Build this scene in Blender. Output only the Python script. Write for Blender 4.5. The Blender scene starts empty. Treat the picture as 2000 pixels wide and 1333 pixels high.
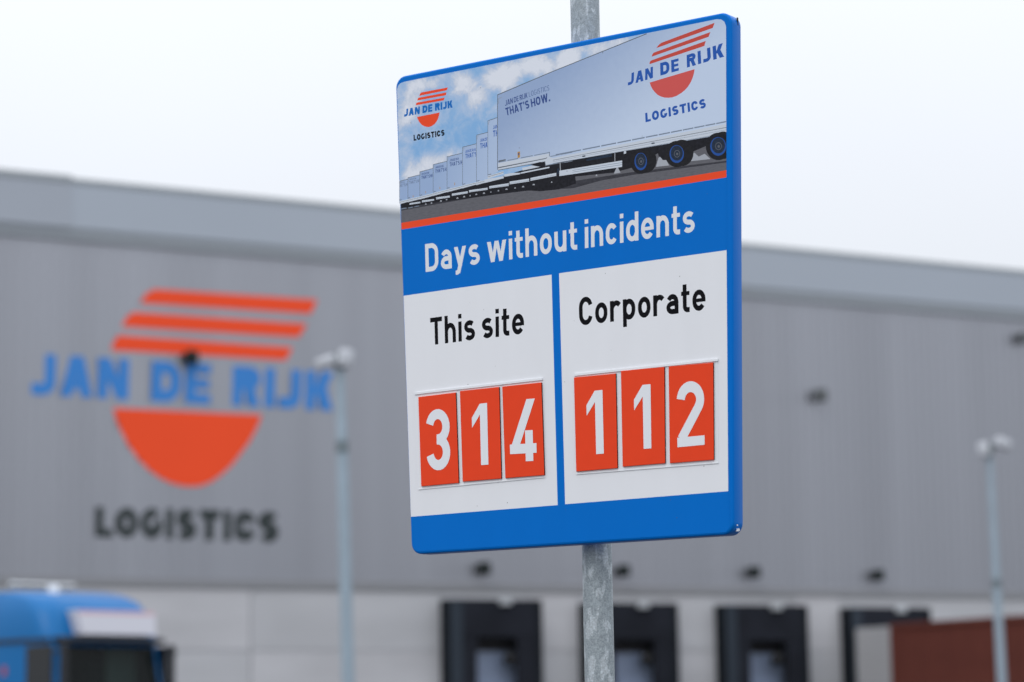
import bpy, bmesh, math, random
from mathutils import Vector, Matrix
from mathutils.geometry import delaunay_2d_cdt
random.seed(7)
S = bpy.context.scene
COL = S.collection

# ------------------------------------------------------------------ camera
F = 5000.0                      # focal length in photo pixels (photo 2000 x 1333)
PITCH = math.atan((1407 - 666.5) * math.cos(.015) / F)
ROLL = -0.015
CAMPOS = Vector((0, 0, 1.65))
cam_d = bpy.data.cameras.new('camera'); cam = bpy.data.objects.new('camera', cam_d); COL.objects.link(cam)
cam_d.sensor_width = 36; cam_d.lens = 36 * F / 2000
cam_d.clip_start = .1; cam_d.clip_end = 3000
CAMROT = Matrix.Rotation(math.pi / 2 + PITCH, 3, 'X') @ Matrix.Rotation(ROLL, 3, 'Z')
cam.matrix_world = Matrix.Translation(CAMPOS) @ CAMROT.to_4x4()
cam_d.dof.use_dof = True
cam_d.dof.focus_distance = 6.42
cam_d.dof.aperture_fstop = 90 / 33.5
cam_d.dof.aperture_blades = 0
S.camera = cam

# ------------------------------------------------------------------ sky: bright overcast
SUN_EL, SUN_AZ = math.radians(48), math.radians(205)     # azimuth clockwise from +Y: behind and left of the camera
W = bpy.data.worlds.new('World'); S.world = W; W.use_nodes = True
nt = W.node_tree; nt.nodes.clear()
wo = nt.nodes.new('ShaderNodeOutputWorld'); bg = nt.nodes.new('ShaderNodeBackground'); bg.inputs[1].default_value = .1
nt.links.new(bg.outputs[0], wo.inputs[0])
sky = nt.nodes.new('ShaderNodeTexSky'); sky.sky_type = 'NISHITA'; sky.sun_disc = False
sky.sun_elevation = SUN_EL; sky.sun_rotation = SUN_AZ; sky.dust_density = 4; sky.air_density = 1
tc = nt.nodes.new('ShaderNodeTexCoord'); sx = nt.nodes.new('ShaderNodeSeparateXYZ'); nt.links.new(tc.outputs['Generated'], sx.inputs[0])
ramp = nt.nodes.new('ShaderNodeMapRange'); nt.links.new(sx.outputs[2], ramp.inputs[0])
ramp.inputs[1].default_value = 0; ramp.inputs[2].default_value = 1
ramp.inputs[3].default_value = 7.1; ramp.inputs[4].default_value = 20.5       # overcast sky: zenith nearly three times the horizon
nz = nt.nodes.new('ShaderNodeTexNoise'); nz.inputs['Scale'].default_value = 2.2; nz.inputs['Detail'].default_value = 3
nt.links.new(tc.outputs['Generated'], nz.inputs[0])
nm = nt.nodes.new('ShaderNodeMapRange'); nt.links.new(nz.outputs[0], nm.inputs[0]); nm.inputs[3].default_value = .94; nm.inputs[4].default_value = 1.06
mu = nt.nodes.new('ShaderNodeMath'); mu.operation = 'MULTIPLY'; nt.links.new(ramp.outputs[0], mu.inputs[0]); nt.links.new(nm.outputs[0], mu.inputs[1])
sc = nt.nodes.new('ShaderNodeVectorMath'); sc.operation = 'SCALE'; sc.inputs[0].default_value = (.95, .99, 1.06); nt.links.new(mu.outputs[0], sc.inputs['Scale'])
mx = nt.nodes.new('ShaderNodeMix'); mx.data_type = 'RGBA'; mx.inputs['Factor'].default_value = .93
nt.links.new(sky.outputs[0], mx.inputs[6]); nt.links.new(sc.outputs[0], mx.inputs[7]); nt.links.new(mx.outputs[2], bg.inputs[0])
sl = bpy.data.lights.new('sun', 'SUN'); sun = bpy.data.objects.new('sun', sl); COL.objects.link(sun)
sl.energy = .5; sl.angle = math.radians(25); sl.color = (1, .97, .93)
_sd = Vector((math.sin(SUN_AZ) * math.cos(SUN_EL), math.cos(SUN_AZ) * math.cos(SUN_EL), math.sin(SUN_EL)))
sun.rotation_euler = _sd.to_track_quat('Z', 'Y').to_euler(); sun.location = (0, -5, 30)
S.view_settings.view_transform = 'Standard'; S.view_settings.look = 'None'; S.view_settings.gamma = 1
S.view_settings.use_curve_mapping = False; S.view_settings.exposure = 0.0
S.render.engine = 'CYCLES'
S.cycles.use_denoising = True
S.cycles.max_bounces = 8

# ------------------------------------------------------------------ pixel helpers (photo measurements -> places in the world)
def ray(px, py):
    return (CAMROT @ Vector((px - 1000, -(py - 666.5), -F))).normalized()
def hit(px, py, P, N):
    d = ray(px, py); return CAMPOS + d * ((P - CAMPOS).dot(N) / d.dot(N))
def at(px, py, Y):
    d = ray(px, py); return CAMPOS + d * (Y / d.y)

# ------------------------------------------------------------------ materials
MATS = {}
def lin(c):
    return tuple(((v / 255) / 12.92 if v / 255 <= .04045 else ((v / 255 + .055) / 1.055) ** 2.4) for v in c)
def mat(name, col, rough=.5, metal=0, var=0, vscale=5, bump=0, bscale=50, coat=0, spec=.5, stretch=(1, 1, 1)):
    if name in MATS: return MATS[name]
    m = bpy.data.materials.new(name); m.use_nodes = True; t = m.node_tree; b = t.nodes['Principled BSDF']
    b.inputs['Base Color'].default_value = (*col, 1); b.inputs['Roughness'].default_value = rough
    b.inputs['Metallic'].default_value = metal; b.inputs['Coat Weight'].default_value = coat
    b.inputs['Specular IOR Level'].default_value = spec
    if var or bump:
        co = t.nodes.new('ShaderNodeTexCoord'); mp = t.nodes.new('ShaderNodeMapping'); mp.inputs['Scale'].default_value = stretch
        t.links.new(co.outputs['Object'], mp.inputs[0])
    if var:
        n = t.nodes.new('ShaderNodeTexNoise'); n.inputs['Scale'].default_value = vscale; n.inputs['Detail'].default_value = 5
        t.links.new(mp.outputs[0], n.inputs[0])
        r = t.nodes.new('ShaderNodeMapRange'); t.links.new(n.outputs[0], r.inputs[0]); r.inputs[1].default_value = .25; r.inputs[2].default_value = .75
        r.inputs[3].default_value = 1 - var; r.inputs[4].default_value = 1 + var
        s = t.nodes.new('ShaderNodeVectorMath'); s.operation = 'SCALE'; s.inputs[0].default_value = col; t.links.new(r.outputs[0], s.inputs['Scale'])
        t.links.new(s.outputs[0], b.inputs['Base Color'])
    if bump:
        n2 = t.nodes.new('ShaderNodeTexNoise'); n2.inputs['Scale'].default_value = bscale; n2.inputs['Detail'].default_value = 2
        t.links.new(co.outputs['Object'], n2.inputs[0])
        bp = t.nodes.new('ShaderNodeBump'); bp.inputs['Strength'].default_value = bump; bp.inputs['Distance'].default_value = .001
        t.links.new(n2.outputs[0], bp.inputs['Height']); t.links.new(bp.outputs[0], b.inputs['Normal'])
    MATS[name] = m; return m

# ------------------------------------------------------------------ object helpers
def tag(o, label=None, cat=None, group=None, kind=None):
    if label: o['label'] = label
    if cat: o['category'] = cat
    if group: o['group'] = group
    if kind: o['kind'] = kind
    return o
def empty(name, M, label, cat, group=None):
    o = bpy.data.objects.new(name, None); COL.objects.link(o); o.empty_display_size = .3
    o.matrix_world = M; o['_m'] = [list(r) for r in M]
    return tag(o, label, cat, group)
WM = {}
def mk(name, verts, faces, mats, parent=None, M=None, mi=None, smooth=False, label=None, kind=None):
    """one mesh object; verts in its local frame; M = world matrix of that frame"""
    me = bpy.data.meshes.new(name); me.from_pydata([tuple(v) for v in verts], [], faces)
    for m in (mats if isinstance(mats, (list, tuple)) else [mats]): me.materials.append(m)
    if mi:
        for p, k in zip(me.polygons, mi): p.material_index = k
    if smooth:
        for p in me.polygons: p.use_smooth = True
    me.update()
    o = bpy.data.objects.new(name, me); COL.objects.link(o)
    M = M if M is not None else (WM[parent.name] if parent is not None and parent.name in WM else Matrix.Identity(4))
    WM[o.name] = M.copy()
    if parent is not None:
        o.parent = parent; o.matrix_local = WM[parent.name].inverted() @ M
    else: o.matrix_world = M
    return tag(o, label, None, None, kind)
def thing(name, M, label, cat, group=None):
    o = bpy.data.objects.new(name, None); COL.objects.link(o); o.empty_display_size = .3
    o.matrix_world = M; WM[o.name] = M.copy()
    return tag(o, label, cat, group)
class MB:
    def __init__(s): s.v = []; s.f = []
    def add(s, v, f):
        n = len(s.v); s.v += [Vector(p) for p in v]; s.f += [tuple(i + n for i in q) for q in f]; return s
    def box(s, a, b, bev=0):
        x0, y0, z0 = a; x1, y1, z1 = b
        if bev <= 0:
            return s.add([(x0, y0, z0), (x1, y0, z0), (x1, y1, z0), (x0, y1, z0), (x0, y0, z1), (x1, y0, z1), (x1, y1, z1), (x0, y1, z1)],
                         [(0, 3, 2, 1), (4, 5, 6, 7), (0, 1, 5, 4), (1, 2, 6, 5), (2, 3, 7, 6), (3, 0, 4, 7)])
        bm = bmesh.new(); bmesh.ops.create_cube(bm, size=1)
        for v in bm.verts: v.co = Vector(((x0 + x1) / 2 + v.co.x * (x1 - x0), (y0 + y1) / 2 + v.co.y * (y1 - y0), (z0 + z1) / 2 + v.co.z * (z1 - z0)))
        bmesh.ops.bevel(bm, geom=bm.edges[:], offset=bev, segments=2, profile=.5, affect='EDGES')
        bm.verts.index_update(); s.add([v.co.copy() for v in bm.verts], [[v.index for v in f.verts] for f in bm.faces]); bm.free(); return s
    def tube(s, p0, p1, r0, r1=None, n=20, cap=True):
        p0 = Vector(p0); p1 = Vector(p1); r1 = r0 if r1 is None else r1
        q = (p1 - p0).to_track_quat('Z', 'Y'); v = []
        for p, r in ((p0, r0), (p1, r1)):
            for i in range(n):
                a = 2 * math.pi * i / n; v.append(p + q @ Vector((math.cos(a) * r, math.sin(a) * r, 0)))
        f = [(i, (i + 1) % n, n + (i + 1) % n, n + i) for i in range(n)]
        if cap: f += [tuple(range(n - 1, -1, -1)), tuple(range(n, 2 * n))]
        return s.add(v, f)
    def prism(s, poly, n, depth):
        """poly: list of 3D points (convex or simple), extruded by n*depth"""
        n = Vector(n); k = len(poly); v = [Vector(p) for p in poly] + [Vector(p) + n * depth for p in poly]
        return s.add(v, [tuple(range(k)), tuple(range(2 * k - 1, k - 1, -1))] + [(i, k + i, k + (i + 1) % k, (i + 1) % k) for i in range(k)])
    def build(s, name, m, parent=None, M=None, smooth=False, label=None, kind=None):
        return mk(name, s.v, s.f, m, parent, M, None, smooth, label, kind)
def autosmooth(o, ang=35):
    for p in o.data.polygons: p.use_smooth = True
    try:
        o.data.set_sharp_from_angle(angle=math.radians(ang))
    except Exception: pass
    return o

# ------------------------------------------------------------------ lettering: strokes of constant weight, cap height 1
def arc(cx, cy, rx, ry, a0, a1, n=10):
    return [(cx + rx * math.cos(math.radians(a0 + (a1 - a0) * i / n)), cy + ry * math.sin(math.radians(a0 + (a1 - a0) * i / n))) for i in range(n + 1)]
def stroke(pts, w, closed=False):
    P = [Vector(pts[0])]
    for p in pts[1:]:
        if (Vector(p) - P[-1]).length > 1e-4: P.append(Vector(p))
    if closed and (P[0] - P[-1]).length < 1e-4: P.pop()
    n = len(P); L = []; R = []
    for i in range(n):
        a = P[i - 1] if (i > 0 or closed) else None; b = P[(i + 1) % n] if (i < n - 1 or closed) else None
        d0 = (P[i] - a).normalized() if a is not None else (b - P[i]).normalized()
        d1 = (b - P[i]).normalized() if b is not None else d0
        t = (d0 + d1).normalized(); nn = Vector((-t.y, t.x)); k = max(.5, nn.dot(Vector((-d0.y, d0.x))))
        L.append(P[i] + nn * (w / 2 / k)); R.append(P[i] - nn * (w / 2 / k))
    m = n if closed else n - 1
    return [[R[i], R[(i + 1) % n], L[(i + 1) % n], L[i]] for i in range(m)]
def rc(x0, y0, x1, y1): return [[(x0, y0), (x1, y0), (x1, y1), (x0, y1)]]
def para(xb, yb, xt, yt, wh): return [[(xb, yb), (xb + wh, yb), (xt + wh, yt), (xt, yt)]]
def glyph(c, w):
    """polygons and advance width"""
    h = w / 2; X = .73
    if c == ' ': return [], .3
    if c == '.': return rc(0, 0, w * 1.1, w * 1.1), w * 1.1
    if c == 'I': return rc(0, 0, w, 1), w
    if c == "'": return [[(w * .2, .66), (w * .8, .66), (w, 1), (0, 1)]], w
    if c in 'onhudpaecsrtiyw':
        WW = {'o': .575, 'n': .575, 'h': .575, 'u': .575, 'd': .575, 'p': .575, 'a': .545, 'e': .585, 'c': .54, 's': .545}.get(c, .58)
        WW += (w - .165) * 1.2
        rx = (WW - w) / 2; cx = WW / 2; ry = min(rx * 1.22, X / 2 - h); yt = X - h - ry; yb = h + ry
        st = lambda p, cl=False: stroke(p, w, cl)
        if c == 'o': return st(arc(cx, yt, rx, ry, 0, 180, 14) + arc(cx, yb, rx, ry, 180, 360, 14), True), WW
        if c == 'n': return rc(0, 0, w, X) + st([(WW - h, 0)] + arc(cx, yt, rx, ry, 0, 165, 14)), WW
        if c == 'h': return rc(0, 0, w, 1) + st([(WW - h, 0)] + arc(cx, yt, rx, ry, 0, 165, 14)), WW
        if c == 'u': return rc(WW - w, 0, WW, X) + st([(h, X)] + arc(cx, yb, rx, ry, 180, 345, 14)), WW
        if c == 'd': return rc(WW - w, 0, WW, 1) + st(arc(cx, yt, rx, ry, 15, 180, 14) + arc(cx, yb, rx, ry, 180, 345, 14)), WW
        if c == 'p': return rc(0, -.24, w, X) + st(arc(cx, yt, rx, ry, 165, 0, 14) + arc(cx, yb, rx, ry, 0, -165, 14)), WW
        if c == 'a':
            q = (.46 - w) / 2; rb = min(.19, cx - h)
            return st([(WW - h, 0)] + arc(cx, yt, rx, ry * .85, 0, 152, 14)) + st([(WW - h, .46 - h), (h + rb, .46 - h)] + arc(h + rb, h + q, rb, q, 90, 270) + [(WW - h, h)]), WW
        if c == 'e': return st(arc(cx, yb, rx, ry, -36, -180, 14) + arc(cx, yt, rx, ry, 180, 0, 14) + [(WW - h, .30)]) + rc(h, .30, WW - h * .6, .30 + w * .72), WW
        if c == 'c': return st(arc(cx, yt, rx, ry, 32, 180, 14) + arc(cx, yb, rx, ry, 180, 328, 14)), WW
        if c == 's':
            q = (X - w) / 4
            return st(arc(cx, X - h - q, rx, q, 35, 270, 18) + arc(cx, h + q, rx, q, 90, -148, 18)), WW
        if c == 'r': return rc(0, 0, w, X) + st(arc(.30, yt, .30 - h, ry, 170, 42, 12)), .49
        if c == 't':
            a = .075; q = .13
            return st([(a + h, .97), (a + h, h + q)] + arc(a + h + q, h + q, q, q, 180, 270)[1:] + [(.39, h)]) + rc(0, X - w * .8, .385, X), .39
        if c == 'i': return rc(0, 0, w, X) + rc(0, 1 - w * .92, w, 1), w
        wh = w * 1.12
        if c == 'y': return para(.10, -.22, .60 - wh, X, wh) + para(.205, .03, 0, X, wh) + [[(.06, -.26), (.16, -.26), (.225, -.235), (.28, -.17), (.10 + wh, -.10), (.13, -.10), (.06, -.12)]], .60
        if c == 'w':
            T = .95
            return para(.18, 0, 0, X, wh) + para(.20, 0, T / 2 - wh * .52, X, wh * .85) + para(T - .20 - wh * .85, 0, T / 2 - wh * .33, X, wh * .85) + para(T - .18 - wh, 0, T - wh, X, wh), T
    BW = {'D': .65, 'T': .62, 'C': .64, 'J': .47, 'A': .70, 'N': .68, 'E': .54, 'R': .64, 'K': .66, 'L': .50, 'O': .68, 'G': .68, 'S': .60, 'H': .66, 'W': 1.0}
    if c in BW:
        WW = BW[c] + (w - .165) * 1.3
        rx = (WW - w) / 2; cx = WW / 2; ry = min(rx * 1.15, .5 - h); yt = 1 - h - ry; yb = h + ry
        st = lambda p, cl=False: stroke(p, w, cl)
        if c == 'O': return st(arc(cx, yt, rx, ry, 0, 180, 14) + arc(cx, yb, rx, ry, 180, 360, 14), True), WW
        if c == 'C': return st(arc(cx, yt, rx, ry, 14, 180, 14) + arc(cx, yb, rx, ry, 180, 346, 14)), WW
        if c == 'G': return st(arc(cx, yt, rx, ry, 48, 180, 14) + arc(cx, yb, rx, ry, 180, 360, 14) + [(WW - h, .46)]) + rc(cx + .02, .46 - w * .5, WW, .46), WW
        if c == 'D':
            q = min(rx * 1.05, .5 - h)
            return rc(0, 0, w, 1) + st([(h, h), (WW - h - q, h)] + arc(WW - h - q, h + q, q, q, -90, 0) + arc(WW - h - q, 1 - h - q, q, q, 0, 90) + [(h, 1 - h)]), WW
        if c == 'L': return rc(0, 0, w, 1) + rc(w, 0, WW, w * .92), WW
        if c == 'T': return rc(0, 1 - w * .95, WW, 1) + rc(cx - h, 0, cx + h, 1 - w * .95), WW
        if c == 'H': return rc(0, 0, w, 1) + rc(WW - w, 0, WW, 1) + rc(w, .5 - h * .9, WW - w, .5 + h * .9), WW
        if c == 'E': return rc(0, 0, w, 1) + rc(w, 0, WW, w * .85) + rc(w, .5 - w * .4, WW - .04, .5 + w * .4) + rc(w, 1 - w * .85, WW, 1), WW
        if c == 'J':
            q = min(.2, WW - w)
            return st([(WW - h, 1), (WW - h, h + q)] + arc(WW - h - q, h + q, q, q, 0, -90)[1:] + [(0, h)]), WW
        if c == 'A':
            wh = w * 1.05
            return para(0, 0, cx - wh * .58, 1, wh) + para(WW - wh, 0, cx - wh * .42, 1, wh) + [[(cx - WW * .3, .2), (cx + WW * .3, .2), (cx + WW * .22, .2 + w * .75), (cx - WW * .22, .2 + w * .75)]], WW
        if c == 'N': return rc(0, 0, w * .95, 1) + rc(WW - w * .95, 0, WW, 1) + para(WW - w * 1.1, 0, 0, 1, w * 1.1), WW
        if c == 'R':
            q = (.58 - w) / 2; b = min(q * 1.1, rx)
            return rc(0, 0, w, 1) + st([(h, 1 - h), (WW - h - b, 1 - h)] + arc(WW - h - b, 1 - h - q, b, q, 90, -90) + [(h, .42 + h)]) + para(WW - w * 1.1, 0, cx - h * .6, .5, w * 1.1), WW
        if c == 'K':
            return rc(0, 0, w, 1) + para(w * .7, .38, WW - w * 1.2, 1, w * 1.15) + para(WW - w * 1.17, 0, w * .95, .6, w * 1.17), WW
        if c == 'S':
            q = (1 - w) / 4
            return st(arc(cx, 1 - h - q, rx, q, 28, 270, 18) + arc(cx, h + q, rx, q, 90, -152, 18)), WW
        if c == 'W':
            wh = w * 1.0; T = WW
            return para(.2, 0, 0, 1, wh) + para(.2, 0, T / 2 - wh * .5, 1, wh * .9) + para(T - .2 - wh, 0, T / 2 - wh * .4, 1, wh * .9) + para(T - .2 - wh, 0, T - wh, 1, wh), T
    if c == '1': return rc(.35 - w, 0, .35, 1) + [[(.35 - w, 1), (0, .785), (0, .62), (.35 - w + .01, .835)]], .35
    if c == '2':
        WW = .56; rx = (WW - w) / 2; ry = .20; cx = WW / 2; y = 1 - h - ry
        return stroke(arc(cx, y, rx, ry, 176, -34, 18) + [(h * .98, w * .72)], w) + rc(0, 0, WW, w * .9), WW
    if c == '3':
        WW = .54; rx = (WW - w) / 2; cx = WW / 2; q = (1 - w) / 4
        return stroke(arc(cx, 1 - h - q, rx, q, 168, -90, 18) + [(cx - .03, .5)], w) + stroke([(cx - .03, .5)] + arc(cx, h + q, rx, q, 90, -168, 18), w), WW
    if c == '4':
        return para(.0, .19, .385, 1, w * 1.1) + rc(0, .13, .58, .13 + w * .95) + rc(.34, 0, .34 + w, .50), .58
    raise ValueError(c)
def area(p): return sum(p[i - 1][0] * p[i][1] - p[i][0] * p[i - 1][1] for i in range(len(p)))
def layout(text, w, gap=.095, space=.27):
    out = []; x = 0
    for c in text:
        if c == ' ': x += space - gap; continue
        g, adv = glyph(c, w)
        out.append((c, [[(p[0] + x, p[1]) for p in q] for q in g])); x += adv + gap
    return out, x - gap
def homog(quad):
    """unit square (0,0),(1,0),(1,1),(0,1) -> quad"""
    (x0, y0), (x1, y1), (x2, y2), (x3, y3) = quad
    dx1, dx2, sx_ = x1 - x2, x3 - x2, x0 - x1 + x2 - x3
    dy1, dy2, sy_ = y1 - y2, y3 - y2, y0 - y1 + y2 - y3
    den = dx1 * dy2 - dx2 * dy1
    g = (sx_ * dy2 - dx2 * sy_) / den; k = (dx1 * sy_ - sx_ * dy1) / den
    a, b, c = x1 - x0 + g * x1, x3 - x0 + k * x3, x0; d, e, f = y1 - y0 + g * y1, y3 - y0 + k * y3, y0
    return lambda u, v: ((a * u + b * v + c) / (g * u + k * v + 1), (d * u + e * v + f) / (g * u + k * v + 1))
def text_px(text, quad, w, gap=.095, space=.27):
    """quad = photo pixels of BL, BR, TR, TL of the cap box; returns (char, polygons in photo pixels)"""
    L, T = layout(text, w, gap, space); H = homog(quad)
    return [(c, [[H(p[0] / T, p[1]) for p in q] for q in g]) for c, g in L]
def inside(x, y, P):
    c = False; n = len(P); j = n - 1
    for i in range(n):
        xi, yi = P[i][0], P[i][1]; xj, yj = P[j][0], P[j][1]
        if (yi > y) != (yj > y) and x < (xj - xi) * (y - yi) / (yj - yi) + xi: c = not c
        j = i
    return c
def union(polys, eps=1e-4):
    """flat arrangement of overlapping polygons: triangles, each with the index of its topmost polygon"""
    v = []; e = []; key = {}; clean = []
    for k, p in enumerate(polys):
        q = []
        for a in p:
            a = (round(a[0], 4), round(a[1], 4))
            if not q or abs(a[0] - q[-1][0]) + abs(a[1] - q[-1][1]) > 2e-4: q.append(a)
        if len(q) > 1 and abs(q[0][0] - q[-1][0]) + abs(q[0][1] - q[-1][1]) <= 2e-4: q.pop()
        if len(q) < 3: continue
        ids = []
        for a in q:
            if a not in key: key[a] = len(v); v.append(Vector(a))
            ids.append(key[a])
        for i in range(len(ids)): e.append((ids[i - 1], ids[i]))
        xs = [a[0] for a in q]; ys = [a[1] for a in q]
        clean.append((k, q, min(xs), max(xs), min(ys), max(ys)))
    vo, _, fo, _, _, _ = delaunay_2d_cdt(v, e, [], 0, eps, False)
    clean.reverse(); F_ = []; K_ = []
    for f in fo:
        x = sum(vo[i].x for i in f) / len(f); y = sum(vo[i].y for i in f) / len(f)
        for k, q, x0, x1, y0, y1 in clean:
            if x0 <= x <= x1 and y0 <= y <= y1 and inside(x, y, q):
                F_.append(list(f)); K_.append(k); break
    return vo, F_, K_

# ================================================================== GROUND
g = MB().box((-300, -60, -.3), (400, 500, 0))
ground = g.build('ground', mat('asphalt', (.06, .06, .062), .9, var=.25, vscale=.6, bump=.5, bscale=40)); tag(ground, kind='structure')

# ================================================================== WAREHOUSE
dcam = CAMROT @ Vector((8734, -609.5, -F)); dw = Vector((dcam.x, dcam.y, 0)).normalized()   # wall runs away to the right
nw = Vector((dw.y, -dw.x, 0))                                                                # wall normal, towards the camera
if nw.y > 0: nw = -nw
WP = Vector((0, 66, 0))
WMAT = Matrix((( dw.x, -nw.x, 0, WP.x), (dw.y, -nw.y, 0, WP.y), (0, 0, 1, 0), (0, 0, 0, 1)))  # local x along the wall, y into it, z up
WINV = WMAT.inverted()
def wl(px, py, out=0):
    """photo pixel -> (s, z) on the plane standing `out` metres in front of the wall"""
    p = WINV @ hit(px, py, WP + nw * out, nw); return p.x, p.z
house = thing('warehouse', WMAT, 'huge grey ribbed metal warehouse with pale concrete base and black loading docks', 'building')
ztop = wl(780, 410, .2)[1]; zband = wl(780, 501, .2)[1]; zclad = wl(1130, 1148)[1]
s0, s1 = wl(-350, 900)[0], wl(2600, 900)[0]
m_clad = mat('ribbed_steel_cladding', (.345, .355, .39), .30, .75, var=.07, vscale=.9, stretch=(1, 1, .02))
m_band = mat('parapet_steel', (.39, .43, .485), .35, .4, var=.03, vscale=.15)
m_conc = mat('pale_concrete', (.48, .485, .505), .85, var=.15, vscale=.5, bump=.3, bscale=20, stretch=(.4, 1, 1.4))
m_conc2 = mat('pale_concrete_second', (.505, .505, .525), .85, var=.16, vscale=.6, bump=.3, bscale=20, stretch=(.4, 1, 1.4))
# corrugated sheet
V = []; Fc = []; x = s0; pitch = .28; k = 0
while x < s1:
    for dx, dy in ((0, 0), (.10, 0), (.14, -.02), (.24, -.02)):
        V += [(x + dx, dy, zclad), (x + dx, dy, ztop - .4)]
    x += pitch
for i in range(len(V) // 2 - 1): Fc.append((2 * i, 2 * i + 2, 2 * i + 3, 2 * i + 1))
mk('cladding', V, Fc, m_clad, house)
# body of the hall behind it
MB().box((s0, .05, 0), (s1, 60, ztop - .5)).build('hall_body', m_clad, house)
sj = wl(141, 390, .2)[0]
MB().box((sj, -.18, zband), (s1, .3, ztop - .12)).build('parapet_panel', m_band, house)
MB().box((s0, -.20, zband), (sj - .01, .3, ztop - .1)).build('parapet_panel', mat('parapet_steel_darker', (.375, .41, .465), .38, 0, var=.03, vscale=.2), house, label='slightly darker parapet panel at the left end')
MB().box((sj, -.2, ztop - .12), (s1, .35, ztop)).build('roof_trim', mat('roof_trim_grey', (.30, .33, .35), .4), house)
MB().box((s0, -.22, ztop - .1), (sj - .01, .35, ztop + .05)).build('roof_trim', MATS['roof_trim_grey'], house)
zb2 = wl(780, 522, .1)[1]
MB().add([(s0, -.15, zband - .003), (s1, -.15, zband - .003), (s1, -.11, zb2), (s0, -.11, zb2), (s0, .02, zband - .003), (s1, .02, zband - .003), (s1, .02, zb2), (s0, .02, zb2)],
         [(0, 3, 2, 1), (0, 1, 5, 4), (3, 7, 6, 2)]).build('parapet_flashing', mat('parapet_flashing_grey', (.37, .405, .44), .5), house)
MB().box((s0, -.07, zclad - .14), (s1, .04, zclad + .06)).build('base_flashing', mat('flashing', (.25, .255, .27), .4), house)
# docks, from the photo: left, right, top
docks = [(865, 1060, 1171), (1137, 1326, 1178), (1404, 1580, 1182), (1650, 1820, 1187)]
m_rub = mat('dock_rubber', (.009, .012, .016), .9, spec=.15, var=.2, vscale=2)
m_rub2 = mat('dock_curtain', (.016, .018, .025), .9, spec=.15, var=.25, vscale=1.2)
m_post = mat('dock_post_grey', (.032, .042, .056), .8, spec=.2)
OUT = .55
edges = []
m_door = mat('dock_door_panel', (.27, .33, .46), .4, var=.06, vscale=1.5)
m_dark = mat('dock_door_shade', (.03, .03, .035), .8)  # shade under the top curtain, coloured into the upper door sections
for k, (xl, xr, yt) in enumerate(docks):
    a = wl(xl + 16, 1250, OUT)[0]; b = wl(xr, 1250, OUT)[0]; top = wl((xl + xr) / 2, yt, OUT)[1]
    edges.append((a, b, top))
    sh = MB().box((a, -OUT, 1.1), (a + .34, -.02, top))
    sh.build('shelter_side', m_post, house)
    MB().box((a - .02, -OUT + .05, 1.1), (a - .003, -.03, top)).build('side_flap', m_rub, house)
    MB().box((b - .2, -OUT, 1.1), (b, -.02, top)).build('shelter_side', m_rub, house)
    MB().box((a + .345, -OUT, top - .95), (b - .205, -OUT + .06, top)).build('top_curtain', m_rub2, house)
    MB().box((a + .005, -OUT + .065, top - .12), (b - .005, -.02, top - .004)).build('shelter_roof', m_rub, house)
    MB().box((a + .345, -OUT + .012, 1.1), (a + .75, -OUT + .05, top - .955)).build('side_curtain', m_rub2, house)
    MB().box((b - .75, -OUT + .012, 1.1), (b - .205, -OUT + .05, top - .955)).build('side_curtain', m_rub2, house)
    # sectional door behind, rows of panels
    dz = 1.2; pa, pb = a + .5, b - .5; zr = top - .2
    n = 6; hh = (zr - dz) / n
    for i in range(n):
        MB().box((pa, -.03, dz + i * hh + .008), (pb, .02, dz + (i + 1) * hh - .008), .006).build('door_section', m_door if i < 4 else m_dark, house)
    MB().box((a + .1, -.4, .35), (b - .1, -.02, 1.1)).build('dock_bumper', m_rub, house)
    # small pale lamp over the curtain
    cxm = wl(985 if k == 0 else (xl + xr) / 2 + 22, yt + 4, OUT)[0]
    lz = top - .02
    mb = MB().box((cxm - .16, -OUT - .12, lz - .12), (cxm + .16, -OUT - .003, lz + .1), .02)
    mb.build('dock_lamp', mat('lamp_pale_metal', (.42, .44, .46), .4), house)
    # dark lamp on an arm in front of the door
    if k < 3:
        lx, lzz = wl((995, 1262, 1516)[k], 1288, .35)
        MB().tube((lx, -.35, lzz), (lx, -.5, lzz - .05), .19, .13, 14).build('dock_spotlight', mat('black_paint', (.012, .012, .013), .5), house)
# concrete wall panels between and beside docks, about 3 m pieces with open joints
def conc(x0, x1, z0, z1, i, y0=-.02):
    if x1 - x0 < .06: return
    MB().box((x0 + .012, y0 - .006 * (i % 2), z0 + .01), (x1 - .012, .045, z1 - .01), .008).build('concrete_panel', (m_conc, m_conc2)[i % 2], house)
spans = []; prev = s0
for a, b, t in edges:
    spans.append((prev, a + .01)); prev = b - .01
spans.append((prev, s1))
zc = zclad - .14; i = 0
for x0, x1 in spans:
    n = max(1, round((x1 - x0) / 5.4))
    for q in range(n):
        xa = x0 + (x1 - x0) * q / n; xb = x0 + (x1 - x0) * (q + 1) / n
        lev = [0, 1.7, 3.4, zc] if True else [0, zc]
        for r in range(len(lev) - 1):
            conc(xa, xb, lev[r], lev[r + 1], i + r)
        i += 1
for a, b, t in edges:
    conc(a + .01, b - .01, t - .15, zc, 0); conc(a + .01, b - .01, 0, 1.15, 1)
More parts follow.
